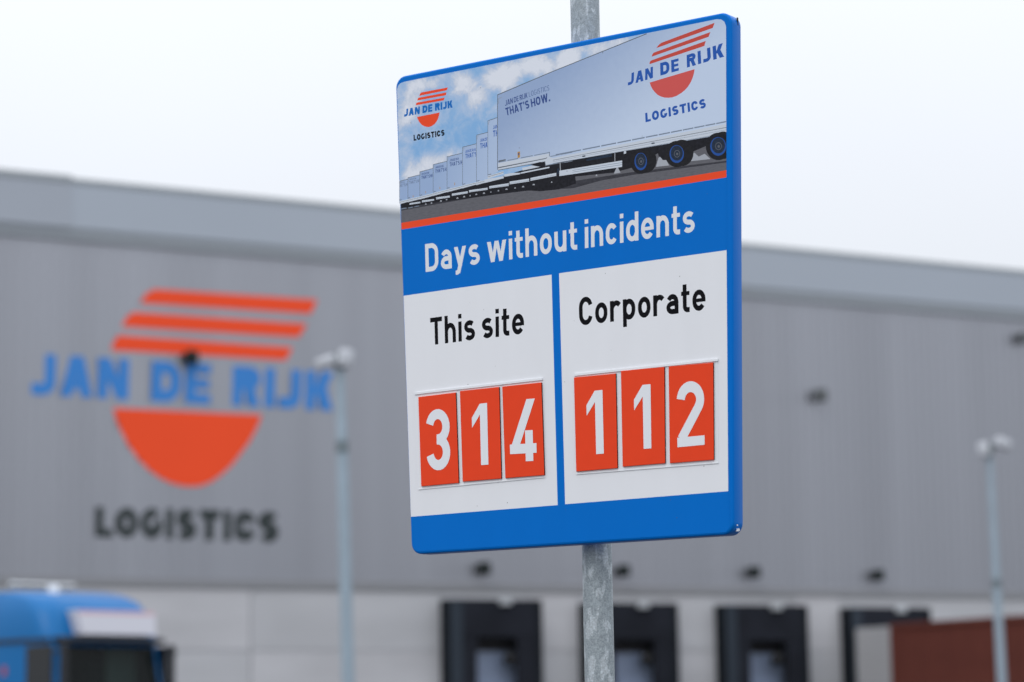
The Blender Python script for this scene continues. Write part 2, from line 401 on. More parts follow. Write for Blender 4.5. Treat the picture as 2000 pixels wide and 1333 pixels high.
# small dark lamps on the cladding
m_blk = mat('dark_lamp_metal', (.02, .026, .026), .8, spec=.2)
for (px, py, r) in ((945, 1111, .15), (1218, 1115, .14), (1473, 1118, .14), (1715, 1124, .14), (1603, 772, .16), (1999, 660, .14), (374, 698, .15)):
    s, z = wl(px, py, .2)
    mb = MB().box((s - r, -.34, z - r * 1.1), (s + r, -.1, z + r * 1.1), .05).box((s - .06, -.12, z - .1), (s + .06, -.03, z + .1))
    mb.build('wall_lamp', mat('grey_lamp_metal', (.11, .12, .125), .6) if px in (1603, 1999) else m_blk, house)
# the big logo: thin plates fixed just clear of the ribs
LO = .0215
m_lor = mat('logo_orange', (.95, .085, .022), .55, spec=.2, var=.02, vscale=.5)
m_lbl = mat('logo_blue', (.028, .22, .62), .5, var=.02, vscale=.5)
m_lbk = mat('logo_black', (.012, .022, .022), .5)
def plate(name, polys_px, m, out=LO, th=.006):
    pts = [[tuple(1000 * c for c in wl(p[0], p[1], out + th)) for p in q] for q in polys_px]
    vo, fo, of = union(pts, 1e-3)
    bm = bmesh.new(); vs = [bm.verts.new((v.x / 1000, -(out + th), v.y / 1000)) for v in vo]
    for f in fo:
        try: bm.faces.new([vs[i] for i in f])
        except ValueError: pass
    r = bmesh.ops.extrude_face_region(bm, geom=bm.faces[:])
    for e in r['geom']:
        if isinstance(e, bmesh.types.BMVert): e.co.y += th
    bmesh.ops.recalc_face_normals(bm, faces=bm.faces[:])
    bm.verts.index_update()
    o = mk(name, [v.co.copy() for v in bm.verts], [[v.index for v in f.verts] for f in bm.faces], m, house); bm.free(); return o
plate('logo_stripe', [[(302, 565), (620, 586), (607, 613), (274, 592), (284, 575)]], m_lor)
plate('logo_stripe', [[(260, 610), (600, 633), (584, 659), (238, 638), (246, 622)]], m_lor)
plate('logo_stripe', [[(232, 655), (572, 679), (559, 704), (217, 684), (222, 668)]], m_lor)
cv = [(490, 660), (507, 715), (530, 770), (562, 828), (600, 880), (643, 925), (690, 960), (740, 985), (790, 998), (830, 1001), (870, 998), (915, 981), (960, 950), (1008, 905), (1050, 850), (1083, 805), (1110, 755), (1126, 720), (1135, 690)]
plate('logo_half_disc', [[(x / 2.221, 500 + y / 2.221) for x, y in cv]], m_lor)
for c, g in text_px('JAN DE RIJK', [(61, 771), (650, 803), (652, 727), (63, 690)], .29, .13, .62):
    plate('letter', g, m_lbl)
for c, g in text_px('LOGISTICS', [(187, 1049), (544, 1060), (545, 1000), (188, 990)], .30, .13, .4):
    plate('letter', g, m_lbk)

# ================================================================== LAMP POSTS
m_pole = mat('galvanised_pole', (.32, .40, .465), .5, .2, var=.08, vscale=3)
m_head = mat('lamp_head_grey', (.50, .52, .56), .35, var=.05, vscale=3)
def lamp_post(name, label, top_px, bot_px, Y, heads, collar_py):
    T = at(*top_px, Y); B = at(*bot_px, Y); d = (T - B).normalized(); G = B - d * (B.z / d.z)
    t = thing(name, Matrix.Translation(G), label, 'lamp post', 'floodlight masts in the loading yard')
    L = T - G; c = at(top_px[0], collar_py, Y).z
    up = L.normalized(); J = L * (c / L.z)
    mb = MB().tube((0, 0, 0), J, .105, .085, 20); autosmooth(mb.build('lower_pole', m_pole, t))
    autosmooth(MB().tube(J, L, .078, .062, 20).build('upper_pole', m_pole, t))
    autosmooth(MB().tube(J - up * .09, J + up * .09, .10, .10, 20).build('collar', mat('collar_dark', (.16, .20, .22), .5), t))
    MB().box((-.2, -.2, 0), (.2, .2, .03), .005).build('base_plate', m_pole, t)
    MB().tube(L + up * -.12, L + up * .12, .085, .075, 16).build('head_bracket', mat('collar_dark2', (.13, .16, .16), .5), t)
    for (hx, hz, w_, h_, dp, ang, yaw) in heads:
        R = Matrix.Rotation(math.radians(yaw), 4, 'Z') @ Matrix.Rotation(math.radians(ang), 4, 'Y')
        w_, h_, dp = w_ * .88, h_ * .85, dp * .88
        mb = MB().box((-w_ / 2, -dp / 2, -h_ / 2), (w_ / 2, dp / 2, h_ / 2), min(h_, w_, dp) * .3)
        mb.v = [L + Vector((hx, -.1, hz)) + R @ v for v in mb.v]
        h_o = autosmooth(mb.build('lamp_head', m_head, t))
        m2 = MB().tube(L, L + Vector((hx * .7, -.05, hz)), .03); m2.build('arm', m_pole, t)
    return t
lamp_post('lamp_post', 'pale grey mast with two white floodlights, beside the blue lettering on the warehouse wall', (663.5, 706), (680, 1333), 38,
          [(-.20, -.02, .36, .17, .22, -20, 8), (.09, .02, .25, .34, .2, 10, 20)], 873)
lamp_post('lamp_post', 'pale grey mast with two white floodlights beside the red-brown container', (1932, 878), (1957, 1333), 52,
          [(-.13, -.02, .26, .36, .22, -8, -15), (.26, .10, .40, .26, .24, 22, 10)], 1140)

# ================================================================== BLUE TRUCK
P1 = at(112, 1290, 42.0); P2 = at(335, 1290, 43.9)
lat = Vector((P2.x - P1.x, P2.y - P1.y, 0)); wcab = lat.length; lat.normalize()
fwd = Vector((lat.y, -lat.x, 0))                          # out of the cab's front
C0 = Vector(((P1.x + P2.x) / 2, (P1.y + P2.y) / 2, 0))
TM = Matrix(((fwd.x, lat.x, 0, C0.x), (fwd.y, lat.y, 0, C0.y), (0, 0, 1, 0), (0, 0, 0, 1)))   # local x forward, y towards the far side
truck = thing('truck', TM, 'blue tractor unit with white roof sign, cut off at lower left', 'truck')
hw = wcab / 2
m_tb = mat('truck_blue', (.0002, .135, .38), .35, coat=.1, spec=.22, var=.03, vscale=2)
m_td = mat('truck_dark_plastic', (.012, .014, .018), .5)
m_in = mat('cab_interior', (.02, .022, .024), .8)
def ring(z, xf, xb, w_, r, n=6):
    pts = []                                                       # rounded rectangle, starts mid right side (-y) going to the front
    for cx_, cy_, a0 in ((xf - r, -w_ + r, -90), (xf - r, w_ - r, 0), (xb + r, w_ - r, 90), (xb + r, -w_ + r, 180)):
        for i in range(n + 1):
            a = math.radians(a0 + 90 * i / n); pts.append((cx_ + r * math.cos(a), cy_ + r * math.sin(a), z))
    return pts
prof = [(.35, .0, .06), (1.2, .02, .12), (1.9, .02, .16), (2.0, .0, .16), (2.97, -.20, .18), (3.13, -.23, .18), (3.17, -.24, .2), (3.5, -.33, .26), (3.74, -.50, .34), (3.86, -.78, .4), (3.91, -1.1, .45)]
def shell(inset, prof, name, m, holes, smooth=True):
    V = []; Fs = []; rings = []
    for z, xf, r in prof:
        shr = max(0, (z - 3.4)) ** 1.5 * .35
        R = ring(z, xf - inset, -2.2 + inset, hw - inset - shr, r + .12)
        # add points along the sides and front so panes can be cut out
        rings.append(R)
    n = len(rings[0])
    for R in rings: V += R
    for i in range(len(rings) - 1):
        for j in range(n):
            if (i, j) in holes: continue
            Fs.append((i * n + j, i * n + (j + 1) % n, (i + 1) * n + (j + 1) % n, (i + 1) * n + j))
    Fs.append(tuple(range((len(rings) - 1) * n, len(rings) * n)))
    if not inset: Fs.append(tuple(range(n - 1, -1, -1)))
    return V, Fs, n, rings
FR = 6                                                                # the long front face sits between points 6 and 7
holes = {(3, 6), (3, 5), (3, 7)}
V, Fs, n, rings = shell(0, prof, 'cab', m_tb, holes)
cab = mk('cab_body', V, Fs, m_tb, truck); autosmooth(cab, 40)
Vi, Fi, _, _ = shell(.05, prof, 'lining', m_in, holes)
autosmooth(mk('cab_lining', Vi, Fi, m_in, truck), 40)
gl = mat('cab_glass', (.012, .018, .018), .06, spec=.35)
g_t = gl.node_tree; _b = g_t.nodes['Principled BSDF']; tr = g_t.nodes.new('ShaderNodeBsdfTransparent'); tr.inputs[0].default_value = (.45, .5, .5, 1)
ms = g_t.nodes.new('ShaderNodeMixShader'); ms.inputs[0].default_value = .35; g_t.links.new(tr.outputs[0], ms.inputs[1]); g_t.links.new(_b.outputs[0], ms.inputs[2])
g_t.links.new(ms.outputs[0], g_t.nodes['Material Output'].inputs[0])
W0, W1 = rings[3], rings[4]
ws = []
for j in (5, 6, 7, 8): ws += [W0[j], W1[j]]
mk('windscreen', ws, [(0, 2, 3, 1), (2, 4, 5, 3), (4, 6, 7, 5)], gl, truck)
# side windows: dark panes on the doors
for sgn in (-1, 1):
    y = sgn * (hw + .006)
    mb = MB().box((-.80, min(y, y - sgn * .02), 2.15), (-.14, max(y, y - sgn * .02), 2.98), .006)
    d = mb.build('side_window', mat('side_glass', (.008, .01, .012), .12), truck)
MB().box((-.50, -hw + .12, 3.02), (-.02, hw - .12, 3.12), .03).build('sun_visor', m_td, truck)
MB().box((-1.9, -1.0, 1.5), (-1.7, 1.0, 3.1)).build('rear_bulkhead', m_in, truck)
MB().box((-1.3, .35, 1.6), (-.85, .85, 2.75), .1).build('seat', mat('seat_fabric', (.05, .09, .08), .9), truck)
MB().box((-1.3, -.85, 1.6), (-.85, -.35, 2.75), .1).build('seat', MATS['seat_fabric'], truck)
MB().box((-.62, .25 * hw, 2.2), (-.58, .78 * hw, 2.98), .01).build('windscreen_light_patch', mat('light_patch_green_grey', (.25, .36, .32), .9), truck)  # added card, coloured as the pale light patch seen in the windscreen
for sgn in (-1, 1):
    MB().box((-1.9, sgn * (hw + .004) - .02, 3.03), (-.2, sgn * (hw + .004) + .02, 3.10), .01).build('drip_rail', m_td, truck)
# sign on the front above the visor
sgx = lambda z: -.205 - (z - 3.13) * .25
y0, y1 = -hw + .22 * 2 * hw, -hw + .87 * 2 * hw
mb = MB(); mb.add([(-.03, y0, 3.16), (-.03, y1, 3.16), (-.10, y1 + .03, 3.56), (-.10, y0 - .06, 3.56), (-.28, y0, 3.16), (-.28, y1, 3.16), (-.38, y1 + .03, 3.56), (-.38, y0 - .06, 3.56)],
       [(0, 1, 2, 3), (4, 7, 6, 5), (0, 4, 5, 1), (1, 5, 6, 2), (2, 6, 7, 3), (3, 7, 4, 0)])
rsn = mb.build('roof_sign', mat('roof_sign_white', (.60, .60, .66), .4), truck)
MB().add([(-.084, y0 + .0, 3.44), (-.084, y1 - .0, 3.44), (-.094, y1 + .02, 3.545), (-.094, y0 - .05, 3.545)], [(0, 1, 2, 3)]).build('roof_sign_band', mat('roof_sign_red', (.62, .30, .36), .4), rsn, WM[truck.name])
# beacon, light bar, mirrors
MB().tube((-.95, -.55, 3.86), (-.95, -.55, 4.0), .11, .09, 14).build('beacon', mat('beacon_white', (.75, .78, .82), .3), truck)
MB().tube((-1.5, -1.05, 4.04), (-1.5, .35, 4.04), .04, n=12).tube((-1.5, -.9, 3.8), (-1.5, -.9, 4.04), .02).tube((-1.5, .2, 3.8), (-1.5, .2, 4.04), .02).build('light_bar', mat('bar_steel', (.6, .62, .64), .25, .8), truck)
for sgn in (-1, 1):
    MB().box((.02, sgn * (hw - .08) - .07, 2.2), (.12, sgn * (hw - .08) + .07, 3.0), .03).box((-.1, sgn * (hw - .02) - .03, 2.85), (.05, sgn * (hw + .05) + .03, 2.9)).build('mirror', m_td, truck)
MB().add([(-.35, -hw - .004, 2.28), (-.12, -hw - .004, 2.28), (-.12, -hw - .004, 2.28), (-.35, -hw - .004, 2.28)], [(0, 1, 2, 3)])
MB().box((-1.42, -hw - .012, 2.5), (-1.30, -hw + .01, 2.66), .004).build('door_marking', mat('marker_red', (.35, .06, .10), .4), truck)
# lower front, wheels, chassis (mostly below the frame)
MB().box((-.1, -hw, .35), (.12, hw, .95), .06).build('bumper', m_tb, truck)
MB().box((.02, -hw + .25, 1.05), (.07, hw - .25, 1.85), .02).build('grille', m_td, truck)
for sgn in (-1, 1):
    MB().box((.09, sgn * (hw - .3) - .2, .6), (.14, sgn * (hw - .3) + .2, .82), .02).build('headlight', mat('headlight_glass', (.6, .65, .7), .1), truck)
MB().box((-6.0, -.45, .75), (-1.2, .45, .98)).build('chassis', m_td, truck)
for xw in (-1.1, -4.6):
    for sgn in (-1, 1):
        ww = MB().tube((xw, sgn * (hw - .34), .5), (xw, sgn * (hw - .03), .5), .5, n=28); w_o = ww.build('wheel', mat('tyre', (.02, .02, .02), .9), truck)
        MB().tube((xw, sgn * (hw - .02), .5), (xw, sgn * (hw + .005), .5), .28, .24, n=20).build('rim', mat('rim_steel', (.4, .4, .42), .3, .8), w_o, WM[truck.name])

# ================================================================== RED-BROWN CONTAINER (its long side, nearest to the lamp post)
far = at(1737, 1219, 66.0); ang = math.atan2(2624 + 0, F)
rd = Vector((math.sin(ang), -math.cos(ang), 0))                       # towards the camera and right
sd = Vector((rd.y, -rd.x, 0))                                         # outward normal of the visible side
if sd.dot(CAMPOS - far) < 0: sd = -sd
KM = Matrix(((rd.x, -sd.x, 0, far.x), (rd.y, -sd.y, 0, far.y), (0, 0, 1, 0), (0, 0, 0, 1)))
cont = thing('shipping_container', KM, 'red-brown corrugated container on a trailer at lower right, beside the last dock', 'container')
m_ct = mat('container_red_brown', (.125, .036, .026), .8, spec=.2, var=.12, vscale=1.5, bump=.2, bscale=20)
H = far.z; CL = 12.2; V = []; Fs = []; x = .12
while x < CL - .12:
    for dx, dy in ((0, 0), (.07, 0), (.105, .036), (.175, .036)): V += [(x + dx, .03 + dy, H - 2.5), (x + dx, .03 + dy, H - .12)]
    x += .21
for i in range(len(V) // 2 - 1): Fs.append((2 * i, 2 * i + 2, 2 * i + 3, 2 * i + 1))
mk('side_wall', V, Fs, m_ct, cont)
MB().box((.05, .08, H - 2.55), (CL - .05, 2.38, H - .02)).build('container_body', m_ct, cont)
MB().box((0, 0, H - .14), (CL, .07, H), .01).box((0, 0, H - 2.65), (CL, .07, H - 2.5), .01).build('side_rail', m_ct, cont)
for xx in (0, CL - .16):
    for yy in (-.003, 2.28): MB().box((xx - .003, yy, H - 2.65), (xx + .16, yy + .16, H + .003), .01).build('corner_post', m_ct, cont)
MB().box((.2, .6, H - 2.95), (CL - .2, 1.8, H - 2.66)).build('chassis', m_td, cont)
for xx in (.9, 2.2, 3.5, CL - 1.4):
    for yy in (.15, 1.95):
        MB().tube((xx, yy, .5), (xx, yy + .32, .5), .5, n=24).build('wheel', MATS['tyre'], cont)

# ================================================================== pale trailer backed into the last dock
a4, b4, t4 = edges[3]
DM = WMAT @ Matrix.Translation(((a4 + b4) / 2, 0, 0))
trl = thing('semi_trailer', DM, 'pale grey box trailer backed into the rightmost dock, mostly behind the container', 'trailer')
zt = wl(1712, 1226, 1.4)[1]
m_tr = mat('trailer_pale', (.42, .42, .43), .4, var=.05, vscale=1)
tx = wl(1689, 1280, 1.0)[0] - (a4 + b4) / 2
MB().box((tx, -9.5, 1.15), (tx + 2.5, -.62, zt), .02).build('box_body', m_tr, trl)
MB().box((tx + .4, -9.0, .8), (tx + 2.1, -.8, 1.14)).build('chassis', m_td, trl)
for yy in (-1.6, -2.9, -4.2):
    for xx in (tx + .05, tx + 2.15): MB().tube((xx, yy, .5), (xx + .3, yy, .5), .5, n=24).build('wheel', MATS['tyre'], trl)

# ================================================================== THE SIGN
SX = Vector((.8205, -.5717, 0)).normalized(); SN = Vector((SX.y, -SX.x, 0))
SO = hit(1110, 560, Vector((.122, 6.349, 2.69)), SN)
SM = Matrix(((SX.x, 0, SN.x, SO.x), (SX.y, 0, SN.y, SO.y), (0, 1, 0, SO.z), (0, 0, 0, 1)))   # x right, y up, z out of the face
SINV = SM.inverted()
def sp(px, py, z=0):
    p = SINV @ hit(px, py, SO + SN * z, SN); return Vector((p.x, p.y))
mid = hit(1158, 640, SO - SN * .105, SN); Yp = mid.y
PT = at(1142, 0, Yp); PB = at(1171.5, 1333, Yp); pd = (PT - PB).normalized()
PG = PB - pd * (PB.z / pd.z)
sign = thing('information_sign', Matrix.Translation(PG), 'blue-framed safety board with orange number cards on a galvanised post', 'sign')
# galvanised post material: spangle plus runs of white rust
m_g = bpy.data.materials.new('galvanised_steel'); m_g.use_nodes = True; t = m_g.node_tree; b = t.nodes['Principled BSDF']
b.inputs['Metallic'].default_value = .35; b.inputs['Roughness'].default_value = .5
co = t.nodes.new('ShaderNodeTexCoord')
vo_ = t.nodes.new('ShaderNodeTexVoronoi'); vo_.inputs['Scale'].default_value = 130; t.links.new(co.outputs['Object'], vo_.inputs[0])
n1 = t.nodes.new('ShaderNodeTexNoise'); n1.inputs['Scale'].default_value = 260; n1.inputs['Detail'].default_value = 3; t.links.new(co.outputs['Object'], n1.inputs[0])
mp = t.nodes.new('ShaderNodeMapping'); mp.inputs['Scale'].default_value = (48, 48, 17); t.links.new(co.outputs['Object'], mp.inputs[0])
n2 = t.nodes.new('ShaderNodeTexNoise'); n2.inputs['Scale'].default_value = 1.0; n2.inputs['Detail'].default_value = 3; n2.inputs['Distortion'].default_value = .3; t.links.new(mp.outputs[0], n2.inputs[0])
r2 = t.nodes.new('ShaderNodeValToRGB'); t.links.new(n2.outputs[0], r2.inputs[0])
r2.color_ramp.elements[0].position = .535; r2.color_ramp.elements[0].color = (0, 0, 0, 1); r2.color_ramp.elements[1].position = .565; r2.color_ramp.elements[1].color = (1, 1, 1, 1)
r1 = t.nodes.new('ShaderNodeMapRange'); t.links.new(n1.outputs[0], r1.inputs[0]); r1.inputs[1].default_value = .3; r1.inputs[2].default_value = .7; r1.inputs[3].default_value = .74; r1.inputs[4].default_value = 1.22
r3 = t.nodes.new('ShaderNodeMapRange'); t.links.new(vo_.outputs['Color'], r3.inputs[0]); r3.inputs[3].default_value = .84; r3.inputs[4].default_value = 1.12
mm = t.nodes.new('ShaderNodeMath'); mm.operation = 'MULTIPLY'; t.links.new(r1.outputs[0], mm.inputs[0]); t.links.new(r3.outputs[0], mm.inputs[1])
mc = t.nodes.new('ShaderNodeMix'); mc.data_type = 'RGBA'; mc.inputs[6].default_value = (.33, .375, .40, 1); mc.inputs[7].default_value = (.49, .54, .57, 1); t.links.new(r2.outputs[0], mc.inputs[0])
vs_ = t.nodes.new('ShaderNodeVectorMath'); vs_.operation = 'SCALE'; t.links.new(mc.outputs[2], vs_.inputs[0]); t.links.new(mm.outputs[0], vs_.inputs['Scale'])
t.links.new(vs_.outputs[0], b.inputs['Base Color'])
bp = t.nodes.new('ShaderNodeBump'); bp.inputs['Strength'].default_value = .4; bp.inputs['Distance'].default_value = .0006; t.links.new(n1.outputs[0], bp.inputs['Height']); t.links.new(bp.outputs[0], b.inputs['Normal'])
PL = PT - PG + pd * .25; PR = .0375
autosmooth(MB().tube((0, 0, 0), PL, PR, n=48).build('post', m_g, sign), 50)
autosmooth(MB().tube(PL, PL + pd * .012, PR + .003, PR, n=32).build('post_cap', mat('cap_plastic', (.05, .05, .055), .5), sign), 50)
# board: folded aluminium tray with rounded corners
m_fr = mat('print_blue', (.0002, .153, .57), .3, var=.025, vscale=7, stretch=(1.6, .4, 1), bump=.12, bscale=420, spec=.07)
BC = [sp(771.5, 151.5), sp(1428.5, 21.3), sp(1432.5, 1044), sp(803, 1083.5)]      # TL TR BR BL
def rounded(cs, rad, inset, n=9):
    out = []
    ctr = sum(cs, Vector((0, 0))) / 4
    k = len(cs)
    for i in range(k):
        p, a, c = cs[i], cs[i - 1], cs[(i + 1) % k]
        u, v = (a - p).normalized(), (c - p).normalized()
        sn = abs(u.x * v.y - u.y * v.x); q = p + (u + v) * (inset / sn); r = max(.002, rad - inset)
        half = math.acos(max(-1, min(1, u.dot(v)))) / 2; L = r / math.tan(half)
        s_, e_ = q + u * L, q + v * L; cc = q + (u + v).normalized() * (r / math.sin(half))
        a0 = math.atan2(s_.y - cc.y, s_.x - cc.x); a1 = math.atan2(e_.y - cc.y, e_.x - cc.x)
        while a1 - a0 > math.pi: a1 -= 2 * math.pi
        while a1 - a0 < -math.pi: a1 += 2 * math.pi
        out += [Vector((cc.x + r * math.cos(a0 + (a1 - a0) * j / n), cc.y + r * math.sin(a0 + (a1 - a0) * j / n))) for j in range(n + 1)]
    return out
RAD = .030; BR = .006; DEP = .048
levels = [(BR * (1 - math.sin(math.radians(a))), -BR * (1 - math.cos(math.radians(a)))) for a in (0, 18, 36, 54, 72, 90)]
levels += [(0, -DEP + .004), (.0015, -DEP + .001), (.004, -DEP), (.014, -DEP), (.0145, -DEP + .002), (.0148, -.004)]
V = []; Fs = []
for ins, z in levels: V += [(p.x, p.y, z) for p in rounded(BC, RAD, ins)]
n = 40
for i in range(len(levels) - 1):
    for j in range(n): Fs.append((i * n + j, i * n + (j + 1) % n, (i + 1) * n + (j + 1) % n, (i + 1) * n + j))
Fs.append(tuple(range(n))); Fs.append(tuple(range(len(levels) * n - 1, (len(levels) - 1) * n - 1, -1)))
brd = mk('board', V, [tuple(reversed(f)) for f in Fs], m_fr, sign, SM); autosmooth(brd, 40)
# back brackets to the post
for yy in (.42, -.42):
    c = SINV @ (PG + pd * ((SO.z + yy - PG.z) / pd.z)); 
    mb = MB().box((-.40, yy - .02, -DEP - .022), (.42, yy + .02, -DEP - .001), .002)
    mb.build('bracket', mat('bracket_aluminium', (.5, .5, .5), .4, .8), sign, SM)
    tb = MB(); cz = c.z
    for i in range(24):
        a = 2 * math.pi * i / 24; 
    V = []; Fs = []
    for i in range(24):
        a = 2 * math.pi * i / 24
        for r, dy in ((PR + .0005, -.018), (PR + .004, -.018), (PR + .004, .018), (PR + .0005, .018)): V.append((c.x + r * math.cos(a), yy + dy, cz + r * math.sin(a)))
    for i in range(24):
        j = (i + 1) % 24
        for q in range(4): Fs.append((i * 4 + q, j * 4 + q, j * 4 + (q + 1) % 4, i * 4 + (q + 1) % 4))
    mk('post_clamp', V, Fs, MATS['bracket_aluminium'], sign, SM)
# open fold at the corners of the tray
q = sp(1439, 36); 
tr_ = BC[1]; br_ = BC[2]
MB().box((tr_.x - .0035, tr_.y - .030, -.034), (tr_.x - .0005, tr_.y - .010, -.0305)).build('corner_slit', mat('slit_dark', (.004, .006, .012), .7), brd, SM)

# ---- printed face: every colour field is one flat cell of a single sheet, no overlaps
PR_ = []       # (group, material, polygon in sign metres*1000)
def pr(group, m, poly_px): PR_.append((group, m, [tuple(sp(*p) * 1000) for p in poly_px]))
def prt(group, m, text, quad, w, gap=.095, space=.27):
    for c, g in text_px(text, quad, w, gap, space):
        for q in g: pr(group, m, q)
def c1(x, y): return (760 + x / 5.128, 20 + y / 5.128)
def c2(x, y): return (1080 + x / 4.76, y / 4.76)
def c3(x, y): return (760 + x / 5.5556, 240 + y / 5.5556)
def c4(x, y): return (1080 + x / 5.263, 220 + y / 5.263)
def c5(x, y): return (780 + x / 2.941, 400 + y / 2.941)
def c6(x, y): return (780 + x / 2.941, 680 + y / 2.941)
PRR, PRB = .28, .12
pm = lambda name, col, **k: mat(name, col, PRR, bump=PRB, bscale=420, spec=.13, **k)
p_blue = m_fr; p_white = pm('print_white', (.79, .80, .825), var=.015, vscale=9, stretch=(1.5, .35, 1)); p_black = mat('print_black', (.005, .005, .007), .28, bump=.12, bscale=420, spec=.06)
p_or = pm('print_orange', (.87, .072, .020)); p_orl = pm('print_orange_muted', (.58, .075, .055)); p_title = pm('print_title_white', (.74, .76, .79))
p_lblue = pm('print_logo_blue', (.002, .145, .50)); p_navy = pm('print_navy', (.035, .075, .25)); p_tblue = pm('print_trailer_blue', (.02, .10, .42))
p_gline = pm('print_grey_line', (.13, .15, .18)); p_dash = pm('print_dash_grey', (.20, .25, .33)); p_rail = pm('print_rail_white', (.60, .65, .72))
p_under = pm('print_underside', (.013, .013, .018), var=.5, vscale=120); p_road = pm('print_road', (.13, .13, .145), var=.16, vscale=160, stretch=(.5, 2.2, 1))
p_roadd = pm('print_road_dark', (.045, .045, .055), var=.3, vscale=120); p_tyre = pm('print_tyre', (.014, .014, .017), var=.35, vscale=150)
p_rim = pm('print_rim_blue', (.02, .085, .33)); p_hub = pm('print_hub', (.018, .03, .055), var=.4, vscale=200); p_bolt = pm('print_bolt', (.11, .12, .14))
p_yel = pm('print_yellow', (.50, .27, .06)); p_gap = pm('print_gap_light', (.40, .42, .46)); p_faint = pm('print_faint_blue', (.16, .21, .33))
p_corner = pm('print_corner_grey', (.30, .34, .40))
# sky of the printed picture
def sky_print():
    m = bpy.data.materials.new('print_sky'); m.use_nodes = True; t = m.node_tree; b = t.nodes['Principled BSDF']; b.inputs['Roughness'].default_value = PRR; b.inputs['Specular IOR Level'].default_value = .13
    co = t.nodes.new('ShaderNodeTexCoord')
    na = t.nodes.new('ShaderNodeTexNoise'); na.inputs['Scale'].default_value = 13; na.inputs['Detail'].default_value = 12; na.inputs['Roughness'].default_value = .68; na.inputs['Distortion'].default_value = .35; t.links.new(co.outputs['Object'], na.inputs[0])
    blobs = [((905, 165), .07, .05, 1.0), ((935, 190), .06, .045, .9), ((985, 150), .10, .055, 1.1), ((1050, 128), .10, .05, 1.1), ((1110, 118), .08, .05, .9), ((1180, 95), .12, .04, .9), ((1060, 150), .08, .05, .6),
             ((830, 165), .10, .035, .75), ((795, 215), .08, .10, .6), ((850, 320), .09, .05, .85), ((815, 335), .07, .045, .8), ((790, 275), .07, .05, .45), ((880, 305), .05, .03, .5)]
    acc = None
    for (pxy, rx, ry, a) in blobs:
        c = sp(*pxy)
        su = t.nodes.new('ShaderNodeVectorMath'); su.operation = 'SUBTRACT'; su.inputs[1].default_value = (c.x, c.y, 0); t.links.new(co.outputs['Object'], su.inputs[0])
        dv = t.nodes.new('ShaderNodeVectorMath'); dv.operation = 'MULTIPLY'; dv.inputs[1].default_value = (1 / rx, 1 / ry, 0); t.links.new(su.outputs[0], dv.inputs[0])
        le = t.nodes.new('ShaderNodeVectorMath'); le.operation = 'LENGTH'; t.links.new(dv.outputs[0], le.inputs[0])
        mr = t.nodes.new('ShaderNodeMapRange'); mr.interpolation_type = 'SMOOTHSTEP'; mr.inputs[1].default_value = 0; mr.inputs[2].default_value = 1.15; mr.inputs[3].default_value = a; mr.inputs[4].default_value = 0
        t.links.new(le.outputs['Value'], mr.inputs[0])
        if acc is None: acc = mr.outputs[0]
        else:
            ad = t.nodes.new('ShaderNodeMath'); ad.operation = 'MAXIMUM'; t.links.new(acc, ad.inputs[0]); t.links.new(mr.outputs[0], ad.inputs[1]); acc = ad.outputs[0]
    nn = t.nodes.new('ShaderNodeMath'); nn.operation = 'MULTIPLY_ADD'; nn.inputs[1].default_value = 2.5; nn.inputs[2].default_value = -1.05; t.links.new(na.outputs[0], nn.inputs[0])
    s2 = t.nodes.new('ShaderNodeMath'); s2.operation = 'ADD'; t.links.new(acc, s2.inputs[0]); t.links.new(nn.outputs[0], s2.inputs[1])
    rp = t.nodes.new('ShaderNodeValToRGB'); t.links.new(s2.outputs[0], rp.inputs[0]); cr = rp.color_ramp
    cr.elements[0].position = .0; cr.elements[0].color = (*lin((132, 176, 219)), 1); cr.elements[1].position = 1; cr.elements[1].color = (*lin((222, 226, 234)), 1)
    for p, c in ((.25, (150, 184, 220)), (.55, (176, 196, 222)), (.78, (205, 212, 224))): e = cr.elements.new(p); e.color = (*lin(c), 1)
    sc_ = t.nodes.new('ShaderNodeVectorMath'); sc_.operation = 'SCALE'; sc_.inputs['Scale'].default_value = 1.05; t.links.new(rp.outputs[0], sc_.inputs[0])
    t.links.new(sc_.outputs[0], b.inputs['Base Color'])
    return m
